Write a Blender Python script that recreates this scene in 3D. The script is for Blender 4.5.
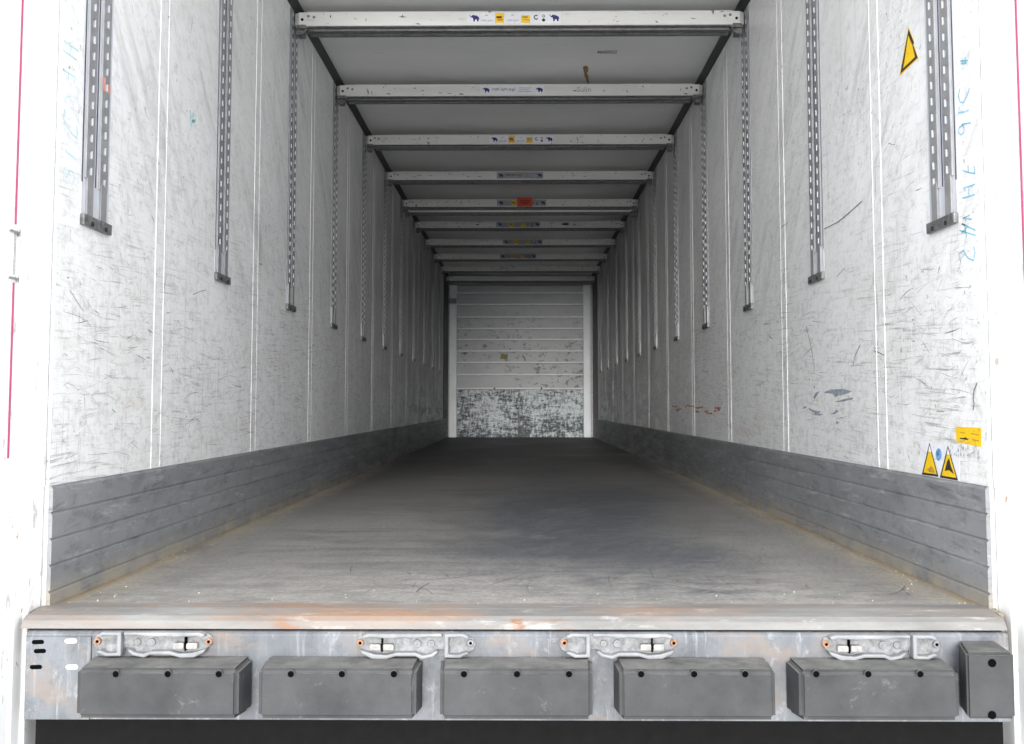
import bpy, bmesh, math, random
from mathutils import Vector, Matrix

# ------------------------------------------------------------------ clear
for o in list(bpy.data.objects):
    bpy.data.objects.remove(o, do_unlink=True)
S = bpy.context.scene
COL = S.collection
random.seed(7)

# ------------------------------------------------------------------ camera
F_PX, PX, PY = 986.0, 512.0, 343.5          # focal length and optical centre in pixels
VX, VY = 521.0, 406.0                        # where the lines along the trailer meet
CAM = Vector((0.01, 0.0, 0.52))
YAW = math.atan((VX - PX) / F_PX)
PITCH = math.atan((VY - PY) / F_PX)
cd = bpy.data.cameras.new('camera')
cd.sensor_fit = 'HORIZONTAL'
cd.sensor_width = 36.0
cd.lens = 36.0 * F_PX / 1024.0
cd.shift_y = -(372.0 - PY) / 1024.0
cd.clip_start = 0.05
cd.clip_end = 500
cam = bpy.data.objects.new('camera', cd)
cam.location = CAM
cam.rotation_euler = (math.pi / 2 + PITCH, 0, YAW)
COL.objects.link(cam)
S.camera = cam

# ------------------------------------------------------------------ world, sun, exposure
W = bpy.data.worlds.new('overcast_sky')
S.world = W
W.use_nodes = True
nt = W.node_tree
nt.nodes['Background'].inputs['Color'].default_value = (0.93, 0.96, 1.0, 1)
nt.nodes['Background'].inputs['Strength'].default_value = 2.9
sd = bpy.data.lights.new('hazy_sun', 'SUN')
sd.energy = 3.4
sd.angle = math.radians(18)
sd.color = (1.0, 0.97, 0.93)
sun = bpy.data.objects.new('hazy_sun', sd)
sun.rotation_euler = (math.radians(90 - 8), 0, math.radians(-3))
sun.location = (0, -6, 5)
COL.objects.link(sun)
S.view_settings.view_transform = 'Standard'
S.view_settings.look = 'None'
S.view_settings.gamma = 1.0
S.view_settings.use_curve_mapping = False
S.view_settings.exposure = 0.18
S.cycles.max_bounces = 16
S.cycles.diffuse_bounces = 12
S.cycles.glossy_bounces = 8


# ------------------------------------------------------------------ pixel helpers
def ray(x, y):
    fw = Vector((-math.sin(YAW) * math.cos(PITCH), math.cos(YAW) * math.cos(PITCH), math.sin(PITCH)))
    rt = Vector((math.cos(YAW), math.sin(YAW), 0))
    up = rt.cross(fw)
    return rt * ((x - PX) / F_PX) - up * ((y - PY) / F_PX) + fw


def hit(x, y, axis, v):
    """the point where the sight line through a pixel meets the plane axis = v"""
    d = ray(x, y)
    return CAM + d * ((v - CAM[axis]) / d[axis])


# ------------------------------------------------------------------ dimensions (metres)
HW = 1.225            # half inside width
Y0 = 2.585            # rear end of the wall panels
Y1 = 16.50            # front wall face
ZC = 2.715            # ceiling
ZK = 0.312            # top of kick boards
RAIL0, PITCH_Y = 2.815, 1.21


# ------------------------------------------------------------------ node materials
class NT:
    def __init__(s, name):
        m = bpy.data.materials.new(name)
        m.use_nodes = True
        s.m = m
        s.t = m.node_tree
        s.b = s.t.nodes['Principled BSDF']
        s.pos = s.n('ShaderNodeNewGeometry').outputs['Position']

    def n(s, typ, **kw):
        x = s.t.nodes.new(typ)
        for k, v in kw.items():
            setattr(x, k, v)
        return x

    def l(s, a, b):
        s.t.links.new(a, b)

    def mapv(s, scale, rotx=0.0, rotz=0.0, src=None):
        src = src or s.pos
        if rotx or rotz:
            r = s.n('ShaderNodeMapping')
            r.inputs['Rotation'].default_value = (rotx, 0, rotz)
            s.l(src, r.inputs['Vector'])
            src = r.outputs[0]
        k = s.n('ShaderNodeMapping')
        k.inputs['Scale'].default_value = scale
        s.l(src, k.inputs['Vector'])
        return k.outputs[0]

    def noise(s, scale, detail=4, rough=0.55, vec=None, dist=0.0, off=None):
        x = s.n('ShaderNodeTexNoise')
        x.inputs['Scale'].default_value = scale
        x.inputs['Detail'].default_value = detail
        x.inputs['Roughness'].default_value = rough
        x.inputs['Distortion'].default_value = dist
        v = vec or s.pos
        if off:
            a = s.n('ShaderNodeVectorMath', operation='ADD')
            s.l(v, a.inputs[0])
            a.inputs[1].default_value = (off, off * 1.7, off * 0.6)
            v = a.outputs[0]
        s.l(v, x.inputs['Vector'])
        return x.outputs['Fac']

    def ramp(s, fac, a, b, lo=0.0, hi=1.0):
        x = s.n('ShaderNodeMapRange')
        x.inputs['From Min'].default_value = a
        x.inputs['From Max'].default_value = b
        x.inputs['To Min'].default_value = lo
        x.inputs['To Max'].default_value = hi
        s.l(fac, x.inputs['Value'])
        return x.outputs[0]

    def math(s, op, a, b):
        x = s.n('ShaderNodeMath', operation=op)
        for i, v in enumerate((a, b)):
            if isinstance(v, (int, float)):
                x.inputs[i].default_value = v
            else:
                s.l(v, x.inputs[i])
        return x.outputs[0]

    def mul(s, *a):
        r = a[0]
        for b in a[1:]:
            r = s.math('MULTIPLY', r, b)
        return r

    def mix(s, fac, a, b):
        x = s.n('ShaderNodeMix', data_type='RGBA')
        if isinstance(fac, (int, float)):
            x.inputs[0].default_value = fac
        else:
            s.l(fac, x.inputs[0])
        for i, v in ((6, a), (7, b)):
            if isinstance(v, tuple):
                x.inputs[i].default_value = (*v, 1)
            else:
                s.l(v, x.inputs[i])
        return x.outputs[2]

    def axis(s, i):
        x = s.n('ShaderNodeSeparateXYZ')
        s.l(s.pos, x.inputs[0])
        return x.outputs[i]

    def done(s, col, rough=0.5, metal=0.0, bump=None, bstr=0.2, bdist=0.003, spec=0.5):
        if isinstance(col, tuple):
            s.b.inputs['Base Color'].default_value = (*col, 1)
        else:
            s.l(col, s.b.inputs['Base Color'])
        if isinstance(rough, (int, float)):
            s.b.inputs['Roughness'].default_value = rough
        else:
            s.l(rough, s.b.inputs['Roughness'])
        s.b.inputs['Metallic'].default_value = metal
        s.b.inputs['Specular IOR Level'].default_value = spec
        if bump is not None:
            x = s.n('ShaderNodeBump')
            x.inputs['Strength'].default_value = bstr
            x.inputs['Distance'].default_value = bdist
            s.l(bump, x.inputs['Height'])
            s.l(x.outputs[0], s.b.inputs['Normal'])
        return s.m


def plain(name, col, rough=0.5, metal=0.0, var=0.12, scale=25.0, spec=0.5):
    t = NT(name)
    nz = t.noise(scale, 5, 0.6)
    dark = tuple(c * (1 - 2.2 * var) for c in col)
    lite = tuple(min(1, c * (1 + var)) for c in col)
    return t.done(t.mix(t.ramp(nz, 0.3, 0.7), dark, lite), rough, metal, nz, 0.1, 0.002, spec)


def mat_wall():
    t = NT('white_wall_panel_paint')
    z = t.axis(2)
    y = t.axis(1)
    c = t.mix(t.ramp(t.noise(0.9, 5, 0.6), 0.35, 0.7), (0.87, 0.87, 0.868), (0.81, 0.81, 0.80))
    # long oblique rub marks from the load, high up
    v = t.mapv((1, 0.55, 5.0), rotx=math.radians(48))
    sm = t.ramp(t.noise(2.4, 6, 0.68, v, 0.35), 0.48, 0.68)
    sm = t.mul(sm, t.ramp(t.noise(1.6, 3, 0.5, off=3.1), 0.32, 0.60), t.ramp(z, 0.75, 1.25, 0.25, 1))
    c = t.mix(t.mul(sm, 0.55), c, (0.42, 0.41, 0.40))
    v = t.mapv((1, 2.5, 14.0), rotx=math.radians(40))
    f2 = t.ramp(t.noise(5.0, 6, 0.75, v, 0.4, off=2.2), 0.52, 0.66)
    c = t.mix(t.mul(f2, t.ramp(t.noise(2.1, 3, 0.5, off=6.6), 0.40, 0.64), 0.42), c, (0.40, 0.39, 0.38))
    f3 = t.ramp(t.noise(20, 7, 0.75, t.mapv((1, 1.0, 1.6)), 0.3, off=4.9), 0.50, 0.66)
    c = t.mix(t.mul(f3, t.ramp(z, 2.2, 0.5, 0.28, 0.55)), c, (0.42, 0.41, 0.40))
    # horizontal scratches, low down
    v = t.mapv((1, 1.0, 26.0), rotx=math.radians(4))
    sc = t.ramp(t.noise(3.0, 5, 0.72, v, 0.25), 0.575, 0.68)
    sc = t.mul(sc, t.ramp(z, 1.7, 0.5, 0.0, 1), t.ramp(t.noise(2.3, 3, 0.5, off=9.3), 0.38, 0.6))
    c = t.mix(t.mul(sc, 0.75), c, (0.33, 0.31, 0.29))
    v = t.mapv((1, 1.6, 60.0), rotx=math.radians(-3))
    h1 = t.ramp(t.noise(2.2, 6, 0.78, v, 0.15, off=12.1), 0.55, 0.64)
    v = t.mapv((1, 70.0, 1.6), rotx=math.radians(2))
    h2 = t.ramp(t.noise(2.2, 6, 0.78, v, 0.15, off=14.7), 0.56, 0.65)
    hm = t.mul(t.ramp(z, 2.0, 0.7, 0.12, 1), t.ramp(t.noise(2.6, 4, 0.6, off=15.5), 0.34, 0.58))
    c = t.mix(t.mul(h1, hm, 0.72), c, (0.20, 0.185, 0.175))
    c = t.mix(t.mul(h2, hm, 0.6), c, (0.26, 0.25, 0.24))
    # tan stains
    ts = t.mul(t.ramp(t.noise(2.2, 4, 0.6, t.mapv((1, 0.6, 2.2)), 0.2, off=5.5), 0.55, 0.75), t.ramp(z, 1.3, 0.4, 0.05, 1))
    c = t.mix(t.mul(ts, 0.35), c, (0.62, 0.52, 0.42))
    # upright streaks
    v = t.mapv((1, 34.0, 0.9))
    st = t.ramp(t.noise(1.3, 4, 0.65, v, 0.1), 0.58, 0.75)
    c = t.mix(t.mul(st, 0.4), c, (0.46, 0.45, 0.44))
    # fine speckle
    sp = t.mul(t.ramp(t.noise(48, 3, 0.6), 0.63, 0.70), t.ramp(t.noise(3.0, 3, 0.5, off=1.9), 0.48, 0.62))
    c = t.mix(t.mul(sp, 0.8), c, (0.25, 0.24, 0.24))
    # mottled grime at the front end, deepened to paint the far walls dimmer
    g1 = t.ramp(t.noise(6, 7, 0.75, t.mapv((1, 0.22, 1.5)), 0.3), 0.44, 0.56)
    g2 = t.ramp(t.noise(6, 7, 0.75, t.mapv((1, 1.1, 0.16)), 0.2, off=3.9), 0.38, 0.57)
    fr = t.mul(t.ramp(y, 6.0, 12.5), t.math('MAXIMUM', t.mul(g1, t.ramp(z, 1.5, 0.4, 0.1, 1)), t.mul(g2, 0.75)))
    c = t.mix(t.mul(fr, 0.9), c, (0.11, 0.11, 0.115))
    return t.done(c, t.ramp(t.noise(3, 3), 0.3, 0.7, 0.30, 0.48), 0, t.noise(7, 6, 0.6), 0.12, 0.004, 0.5)


def mat_floor():
    t = NT('worn_grey_floor')
    x = t.axis(0)
    y = t.axis(1)
    ax = t.math('ABSOLUTE', x, 0)
    n1 = t.noise(1.1, 6, 0.62, t.mapv((1.0, 0.55, 1)), 0.3)
    c = t.mix(t.ramp(n1, 0.32, 0.68), (0.185, 0.176, 0.165), (0.275, 0.262, 0.246))
    # dark rubbed patches
    ex = t.math('DIVIDE', t.math('SUBTRACT', x, 0.30), 0.62)
    ey = t.math('DIVIDE', t.math('SUBTRACT', y, 4.9), 2.3)
    el = t.math('SQRT', t.math('ADD', t.mul(ex, ex), t.mul(ey, ey)), 0)
    el = t.math('ADD', el, t.ramp(t.noise(1.3, 6, 0.65, t.mapv((1.3, 0.6, 1)), 0.6, off=2.3), 0.2, 0.8, -0.75, 0.75))
    d1 = t.mul(t.ramp(el, 1.25, 0.45), t.ramp(t.noise(7, 8, 0.75, t.mapv((1.5, 0.6, 1), rotz=0.5), 0.5, off=11.0), 0.3, 0.55, 0.45, 1))
    c = t.mix(t.mul(d1, 0.92), c, (0.07, 0.076, 0.09))
    d2 = t.mul(t.ramp(t.noise(1.8, 6, 0.7, t.mapv((0.5, 2.6, 1)), 0.5, off=5.3), 0.52, 0.62), t.ramp(ax, 1.1, 0.85))
    c = t.mix(t.mul(d2, 0.5), c, (0.10, 0.102, 0.11))
    # light falloff painted in: floor colour darkens towards the front end
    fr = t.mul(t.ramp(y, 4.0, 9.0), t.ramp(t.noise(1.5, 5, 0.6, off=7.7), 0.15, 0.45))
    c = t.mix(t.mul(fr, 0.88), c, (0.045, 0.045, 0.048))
    # lengthwise and cross scratches
    s1 = t.ramp(t.noise(3.0, 7, 0.75, t.mapv((12, 0.9, 1), rotz=0.25), 0.3), 0.55, 0.66)
    c = t.mix(t.mul(s1, 0.45), c, (0.10, 0.10, 0.105))
    s2 = t.ramp(t.noise(3.0, 5, 0.7, t.mapv((1.0, 11, 1), rotz=-0.12), 0.2, off=4.4), 0.60, 0.70)
    c = t.mix(t.mul(s2, 0.30), c, (0.42, 0.40, 0.37))
    s3 = t.ramp(t.noise(14, 8, 0.8, t.mapv((1.0, 0.8, 1)), 0.5, off=9.9), 0.52, 0.66)
    c = t.mix(t.mul(s3, 0.4), c, (0.11, 0.11, 0.115))
    # pale dust by the sill and sand along the walls
    ds = t.mul(t.ramp(y, 3.5, 2.6), t.ramp(t.noise(9, 6, 0.7, t.mapv((0.8, 1.6, 1))), 0.36, 0.62))
    c = t.mix(t.mul(ds, 0.65), c, (0.42, 0.395, 0.36))
    e = t.mul(t.ramp(ax, 1.06, 1.20), t.ramp(t.noise(5, 5, 0.65, t.mapv((2, 0.7, 1)), off=6.1), 0.32, 0.55), t.ramp(y, 11, 6))
    c = t.mix(t.mul(e, 0.9), c, (0.40, 0.345, 0.265))
    e2 = t.mul(t.ramp(ax, 1.175, 1.205), t.ramp(t.noise(4, 5, 0.65, t.mapv((2, 0.6, 1)), off=8.8), 0.30, 0.5), t.ramp(y, 8, 5))
    c = t.mix(t.mul(e2, 0.8), c, (0.27, 0.195, 0.11))
    gr = t.ramp(t.noise(70, 5, 0.7), 0.3, 0.7, 0.72, 1.18)
    m = t.n('ShaderNodeVectorMath', operation='SCALE')
    t.l(c, m.inputs[0])
    t.l(gr, m.inputs['Scale'])
    return t.done(m.outputs[0], t.ramp(n1, 0.3, 0.7, 0.50, 0.68), 0, t.noise(60, 5, 0.7), 0.25, 0.003, 0.35)


def mat_kick():
    t = NT('grey_kick_board')
    c = t.mix(t.ramp(t.noise(1.7, 5, 0.6, t.mapv((1, 0.6, 2))), 0.3, 0.7), (0.185, 0.19, 0.197), (0.265, 0.27, 0.277))
    s = t.ramp(t.noise(3.2, 6, 0.72, t.mapv((1, 1.0, 12), rotx=0.05), 0.3), 0.57, 0.70)
    c = t.mix(t.mul(s, 0.6), c, (0.48, 0.48, 0.48))
    s5 = t.ramp(t.noise(11, 8, 0.8, t.mapv((1, 1, 2.2)), 0.4, off=8.1), 0.50, 0.62)
    c = t.mix(t.mul(s5, 0.45), c, (0.09, 0.092, 0.096))
    s6 = t.ramp(t.noise(9, 8, 0.8, t.mapv((1, 1, 2.6)), 0.4, off=5.8), 0.56, 0.66)
    c = t.mix(t.mul(s6, 0.4), c, (0.46, 0.46, 0.46))
    d = t.ramp(t.noise(4.1, 6, 0.7, t.mapv((1, 0.9, 7), rotx=-0.1), 0.3, off=3.3), 0.58, 0.68)
    c = t.mix(t.mul(d, 0.6), c, (0.07, 0.07, 0.075))
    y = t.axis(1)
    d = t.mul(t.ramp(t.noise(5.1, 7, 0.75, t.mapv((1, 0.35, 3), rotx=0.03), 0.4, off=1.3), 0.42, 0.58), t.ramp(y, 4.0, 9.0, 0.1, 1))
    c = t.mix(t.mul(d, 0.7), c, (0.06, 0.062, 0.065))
    z = t.axis(2)
    e = t.mul(t.ramp(z, 0.075, 0.01), t.ramp(t.noise(7, 5, 0.6), 0.35, 0.6), t.ramp(t.axis(1), 10, 5))
    c = t.mix(t.mul(e, 0.7), c, (0.36, 0.31, 0.23))
    return t.done(c, 0.5, 0.0, t.noise(20, 5, 0.6), 0.15, 0.003, 0.4)


def mat_ceiling():
    t = NT('pale_grey_ceiling_panel')
    c = t.mix(t.ramp(t.noise(1.3, 5, 0.6, t.mapv((0.7, 2, 1))), 0.3, 0.7), (0.78, 0.785, 0.78), (0.86, 0.86, 0.85))
    s = t.ramp(t.noise(5, 5, 0.7, t.mapv((1, 5, 1)), 0.3), 0.66, 0.74)
    c = t.mix(t.mul(s, 0.5), c, (0.25, 0.25, 0.25))
    return t.done(c, 0.35, 0, None, spec=0.5)


def mat_beam():
    t = NT('scuffed_aluminium_beam')
    c = t.mix(t.ramp(t.noise(3, 5, 0.6, t.mapv((0.6, 1, 3))), 0.3, 0.7), (0.80, 0.79, 0.77), (0.68, 0.67, 0.65))
    s = t.ramp(t.noise(5, 6, 0.75, t.mapv((1.3, 3, 9), rotz=0.0), 0.5, off=2.0), 0.60, 0.70)
    c = t.mix(t.mul(s, 0.65), c, (0.18, 0.175, 0.17))
    k = t.ramp(t.noise(16, 4, 0.6, t.mapv((1.6, 1, 0.7)), 0.4, off=8.0), 0.66, 0.71)
    c = t.mix(t.mul(k, 0.85), c, (0.06, 0.06, 0.06))
    return t.done(c, 0.42, 0.15, t.noise(30, 4), 0.1, 0.002, 0.5)


def mat_sill():
    t = NT('rusty_galvanised_sill')
    v = t.mapv((0.7, 3.0, 3.0))
    c = t.mix(t.ramp(t.noise(4, 6, 0.65, v), 0.3, 0.7), (0.14, 0.137, 0.132), (0.25, 0.245, 0.235))
    r = t.mul(t.ramp(t.noise(2.6, 6, 0.68, v, 0.5, off=5.1), 0.45, 0.60), t.ramp(t.axis(1), 2.475, 2.50, 0.25, 1), t.ramp(t.math('ABSOLUTE', t.math('ADD', t.axis(0), 0.45), 0), 1.1, 0.5, 0.25, 1))
    c = t.mix(t.mul(r, 0.8), c, (0.31, 0.185, 0.115))
    r2 = t.ramp(t.noise(7, 5, 0.7, v, 0.6, off=1.1), 0.60, 0.68)
    c = t.mix(t.mul(r2, 0.6), c, (0.24, 0.11, 0.055))
    sx = t.ramp(t.math('ADD', t.math('ABSOLUTE', t.axis(0), 0), t.ramp(t.noise(50, 3), 0.3, 0.7, -0.008, 0.008)), 0.022, 0.014)
    c = t.mix(t.mul(sx, t.ramp(t.axis(2), -0.006, -0.012), 0.9), c, (0.20, 0.095, 0.045))
    w = t.ramp(t.noise(9, 5, 0.7, v, 0.3, off=7.1), 0.58, 0.68)
    c = t.mix(t.mul(w, 0.7), c, (0.36, 0.35, 0.335))
    return t.done(c, 0.6, 0.0, t.noise(40, 5, 0.7), 0.35, 0.004, 0.3)


def mat_galv():
    t = NT('galvanised_steel_face')
    c = t.mix(t.ramp(t.noise(5, 6, 0.65, t.mapv((1, 1, 0.5))), 0.3, 0.7), (0.075, 0.082, 0.092), (0.18, 0.19, 0.205))
    s = t.ramp(t.noise(5, 5, 0.7, t.mapv((16, 1, 1.2)), 0.2), 0.56, 0.70)
    c = t.mix(t.mul(s, 0.55), c, (0.30, 0.305, 0.31))
    k = t.ramp(t.noise(11, 8, 0.78, t.mapv((1.0, 1, 0.8)), 0.4, off=6.7), 0.50, 0.64)
    c = t.mix(t.mul(k, 0.6), c, (0.07, 0.073, 0.08))
    k2 = t.ramp(t.noise(15, 8, 0.78, t.mapv((1.2, 1, 0.8)), 0.4, off=9.7), 0.56, 0.66)
    c = t.mix(t.mul(k2, 0.6), c, (0.33, 0.34, 0.35))
    r = t.ramp(t.noise(6, 6, 0.7, t.mapv((0.8, 1, 1.5)), 0.4, off=3.7), 0.54, 0.66)
    c = t.mix(t.mul(r, 0.55), c, (0.20, 0.155, 0.125))
    return t.done(c, 0.5, 0.0, t.noise(35, 5, 0.7), 0.2, 0.003, 0.4)


def mat_post():
    t = NT('chipped_white_post_paint')
    z = t.axis(2)
    c = t.mix(t.ramp(t.noise(5, 5, 0.6, t.mapv((1, 3, 0.5))), 0.35, 0.7), (0.86, 0.86, 0.855), (0.74, 0.735, 0.72))
    d = t.mul(t.ramp(t.noise(13, 5, 0.7, t.mapv((1, 1.5, 0.7)), 0.4), 0.60, 0.68), t.ramp(z, 2.0, 0.2, 0.15, 1))
    c = t.mix(t.mul(d, 0.7), c, (0.36, 0.33, 0.30))
    r = t.mul(t.ramp(t.noise(22, 4, 0.6, t.mapv((1, 1.5, 0.7)), 0.3, off=4.2), 0.64, 0.70), t.ramp(z, 1.4, 0.1, 0.1, 1))
    c = t.mix(t.mul(r, 0.85), c, (0.35, 0.19, 0.09))
    return t.done(c, 0.45, 0.0, t.noise(25, 5, 0.6), 0.15, 0.003, 0.4)


def mat_worn_kick_panel():
    t = NT('battered_front_kick_panel')
    a = t.noise(10, 8, 0.78, t.mapv((2.6, 1, 1.0)), 0.4)
    b = t.noise(12.0, 8, 0.78, t.mapv((0.7, 1, 3.0)), 0.4, off=3.0)
    m = t.math('ADD', t.mul(a, 0.5), t.mul(b, 0.5))
    z = t.axis(2)
    m = t.math('ADD', m, t.ramp(z, 0.05, 0.45, -0.035, 0.01))
    m = t.math('ADD', m, t.ramp(t.noise(2.4, 3, 0.5, off=4.0), 0.3, 0.7, -0.04, 0.04))
    c = t.mix(t.ramp(m, 0.45, 0.54), (0.03, 0.045, 0.055), (0.68, 0.74, 0.77))
    return t.done(c, 0.5, 0.0, a, 0.3, 0.004, 0.4)


def mat_front_plank():
    t = NT('scuffed_front_wall_plank')
    c = t.mix(t.ramp(t.noise(2.5, 5, 0.6, t.mapv((1, 1, 3))), 0.3, 0.7), (0.50, 0.52, 0.535), (0.42, 0.435, 0.45))
    d = t.mul(t.ramp(t.noise(8, 6, 0.75, t.mapv((1, 1, 1.6)), 0.6), 0.54, 0.59), t.ramp(t.axis(2), 2.3, 1.4), t.ramp(t.noise(2.2, 2, 0.5, t.mapv((1, 1, 0.4)), off=2.7), 0.42, 0.55))
    c = t.mix(t.mul(d, 0.9), c, (0.07, 0.07, 0.07))
    return t.done(c, 0.45, 0.0, t.noise(20, 5), 0.12, 0.003, 0.4)


def mat_rubber():
    t = NT('worn_grey_rubber')
    c = t.mix(t.ramp(t.noise(7, 6, 0.65), 0.3, 0.7), (0.028, 0.0285, 0.030), (0.055, 0.056, 0.057))
    s = t.ramp(t.noise(10, 6, 0.75, t.mapv((1, 2, 1)), 0.5, off=2.0), 0.60, 0.72)
    c = t.mix(t.mul(s, 0.5), c, (0.22, 0.215, 0.205))
    # dust lying on the upper faces
    nz = t.n('ShaderNodeSeparateXYZ')
    t.l(t.n('ShaderNodeNewGeometry').outputs['True Normal'], nz.inputs[0])
    du = t.mul(t.ramp(nz.outputs[2], 0.6, 0.95), t.ramp(t.noise(14, 6, 0.7, t.mapv((0.8, 1, 1)), 0.3, off=6.0), 0.35, 0.65, 0.25, 0.9))
    c = t.mix(du, c, (0.17, 0.165, 0.155))
    return t.done(c, 0.65, 0.0, t.noise(30, 6, 0.7), 0.3, 0.004, 0.3)


def mat_keeper():
    t = NT('silver_cast_keeper')
    c = t.mix(t.ramp(t.noise(18, 5, 0.65), 0.3, 0.7), (0.16, 0.166, 0.175), (0.27, 0.273, 0.277))
    s = t.ramp(t.noise(26, 5, 0.7, None, 0.5, off=3.0), 0.58, 0.68)
    c = t.mix(t.mul(s, 0.6), c, (0.19, 0.165, 0.14))
    return t.done(c, 0.45, 0.0, t.noise(60, 4), 0.2, 0.002, 0.5)


def mat_ground():
    t = NT('pale_concrete_yard')
    c = t.mix(t.ramp(t.noise(0.7, 6, 0.6), 0.3, 0.7), (0.54, 0.535, 0.525), (0.66, 0.655, 0.64))
    return t.done(c, 0.8, 0.0, t.noise(40, 5), 0.2, 0.005, 0.3)


M = dict(
    wall=mat_wall(), floor=mat_floor(), kick=mat_kick(), ceil=mat_ceiling(), beam=mat_beam(), sill=mat_sill(),
    galv=mat_galv(), post=mat_post(), fkick=mat_worn_kick_panel(), plank=mat_front_plank(), rubber=mat_rubber(),
    keeper=mat_keeper(), ground=mat_ground(),
    core=plain('grey_panel_core', (0.55, 0.55, 0.54), 0.6),
    strip=plain('white_joint_strip', (0.82, 0.82, 0.815), 0.32, 0, 0.03, 6),
    rib=plain('bright_plank_rib', (0.86, 0.87, 0.88), 0.4, 0, 0.05, 8),
    fpost=plain('white_front_post', (0.83, 0.87, 0.90), 0.4, 0, 0.04, 4),
    railplate=plain('bright_rail_channel', (0.58, 0.60, 0.64), 0.35, 0.1, 0.04, 12),
    steel=plain('dull_zinc_rail_steel', (0.30, 0.30, 0.305), 0.45, 0.2, 0.10, 20),
    railgap=plain('blue_grey_rail_gap', (0.06, 0.065, 0.10), 0.5, 0, 0.1, 20),
    bracket=plain('grey_rail_end_bracket', (0.17, 0.17, 0.172), 0.45, 0.2, 0.25, 60),
    dark=plain('dark_grey_roof_profile', (0.035, 0.036, 0.038), 0.55, 0, 0.15, 10),
    under=plain('dull_grey_under_channel', (0.16, 0.16, 0.16), 0.5, 0, 0.2, 30),
    fitting=plain('greasy_steel_fitting', (0.40, 0.39, 0.38), 0.45, 0.4, 0.25, 40),
    black=plain('black_plastic', (0.012, 0.012, 0.012), 0.6, 0, 0.1, 30),
    hole=plain('dark_bolt_socket', (0.003, 0.003, 0.003), 0.9, 0, 0.1, 30, 0.02),
    rust=plain('rusty_bolt', (0.36, 0.19, 0.11), 0.7, 0.1, 0.25, 120),
    bolt=plain('zinc_bolt', (0.24, 0.245, 0.255), 0.45, 0.3, 0.2, 120),
    red=plain('magenta_red_door_seal', (0.26, 0.012, 0.07), 0.5, 0, 0.05, 10),
    orange=plain('red_orange_label', (0.72, 0.075, 0.02), 0.5, 0, 0.08, 30),
    dkred=plain('dark_red_print', (0.16, 0.012, 0.01), 0.6, 0, 0.05, 30),
    yellow=plain('yellow_label', (0.86, 0.55, 0.012), 0.45, 0, 0.05, 40),
    amber=plain('amber_print', (0.55, 0.30, 0.04), 0.5, 0, 0.15, 60),
    paper=plain('white_label', (0.80, 0.80, 0.83), 0.4, 0, 0.04, 30),
    navy=plain('navy_print', (0.02, 0.02, 0.14), 0.5, 0, 0.05, 30),
    ink=plain('black_print', (0.03, 0.025, 0.02), 0.6, 0, 0.05, 30),
    grey=plain('grey_print', (0.30, 0.30, 0.32), 0.6, 0, 0.05, 30),
    scuff=plain('dark_scuff_mark', (0.25, 0.24, 0.235), 0.6, 0, 0.35, 12),
    pale=plain('pale_scratch', (0.88, 0.88, 0.88), 0.5, 0, 0.02, 12),
    cyan=plain('blue_marker_ink', (0.22, 0.52, 0.66), 0.6, 0, 0.15, 30),
    cyan2=plain('faded_cyan_marker_ink', (0.50, 0.74, 0.78), 0.6, 0, 0.12, 30),
    bluegrey=plain('blue_grey_glue_residue', (0.33, 0.36, 0.42), 0.7, 0, 0.25, 40),
    blue=plain('faded_blue_print', (0.16, 0.36, 0.66), 0.6, 0, 0.3, 60),
    redmark=plain('faded_red_paint', (0.60, 0.26, 0.22), 0.7, 0, 0.2, 30),
    tan=plain('dried_tan_foam', (0.42, 0.24, 0.11), 0.8, 0, 0.3, 60),
    crumb=plain('sandy_crumbs', (0.50, 0.44, 0.34), 0.8, 0, 0.2, 60),
    rollerm=plain('chalky_roller', (0.32, 0.31, 0.295), 0.6, 0, 0.15, 80),
    keeperbase=plain('dirty_keeper_plate', (0.21, 0.213, 0.217), 0.5, 0.0, 0.25, 70),
    floorscratch=plain('dark_floor_scratch', (0.11, 0.11, 0.115), 0.6, 0, 0.3, 20),
    greypaper=plain('greyed_label', (0.36, 0.36, 0.38), 0.5, 0, 0.1, 30),
    underbar=plain('matt_black_bar', (0.008, 0.008, 0.008), 0.9, 0, 0.1, 30, 0.08),
    midscuff=plain('faint_scuff_mark', (0.42, 0.41, 0.40), 0.6, 0, 0.25, 12),
    olive=plain('olive_yellow_label', (0.26, 0.23, 0.06), 0.6, 0, 0.3, 60),
)


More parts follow.
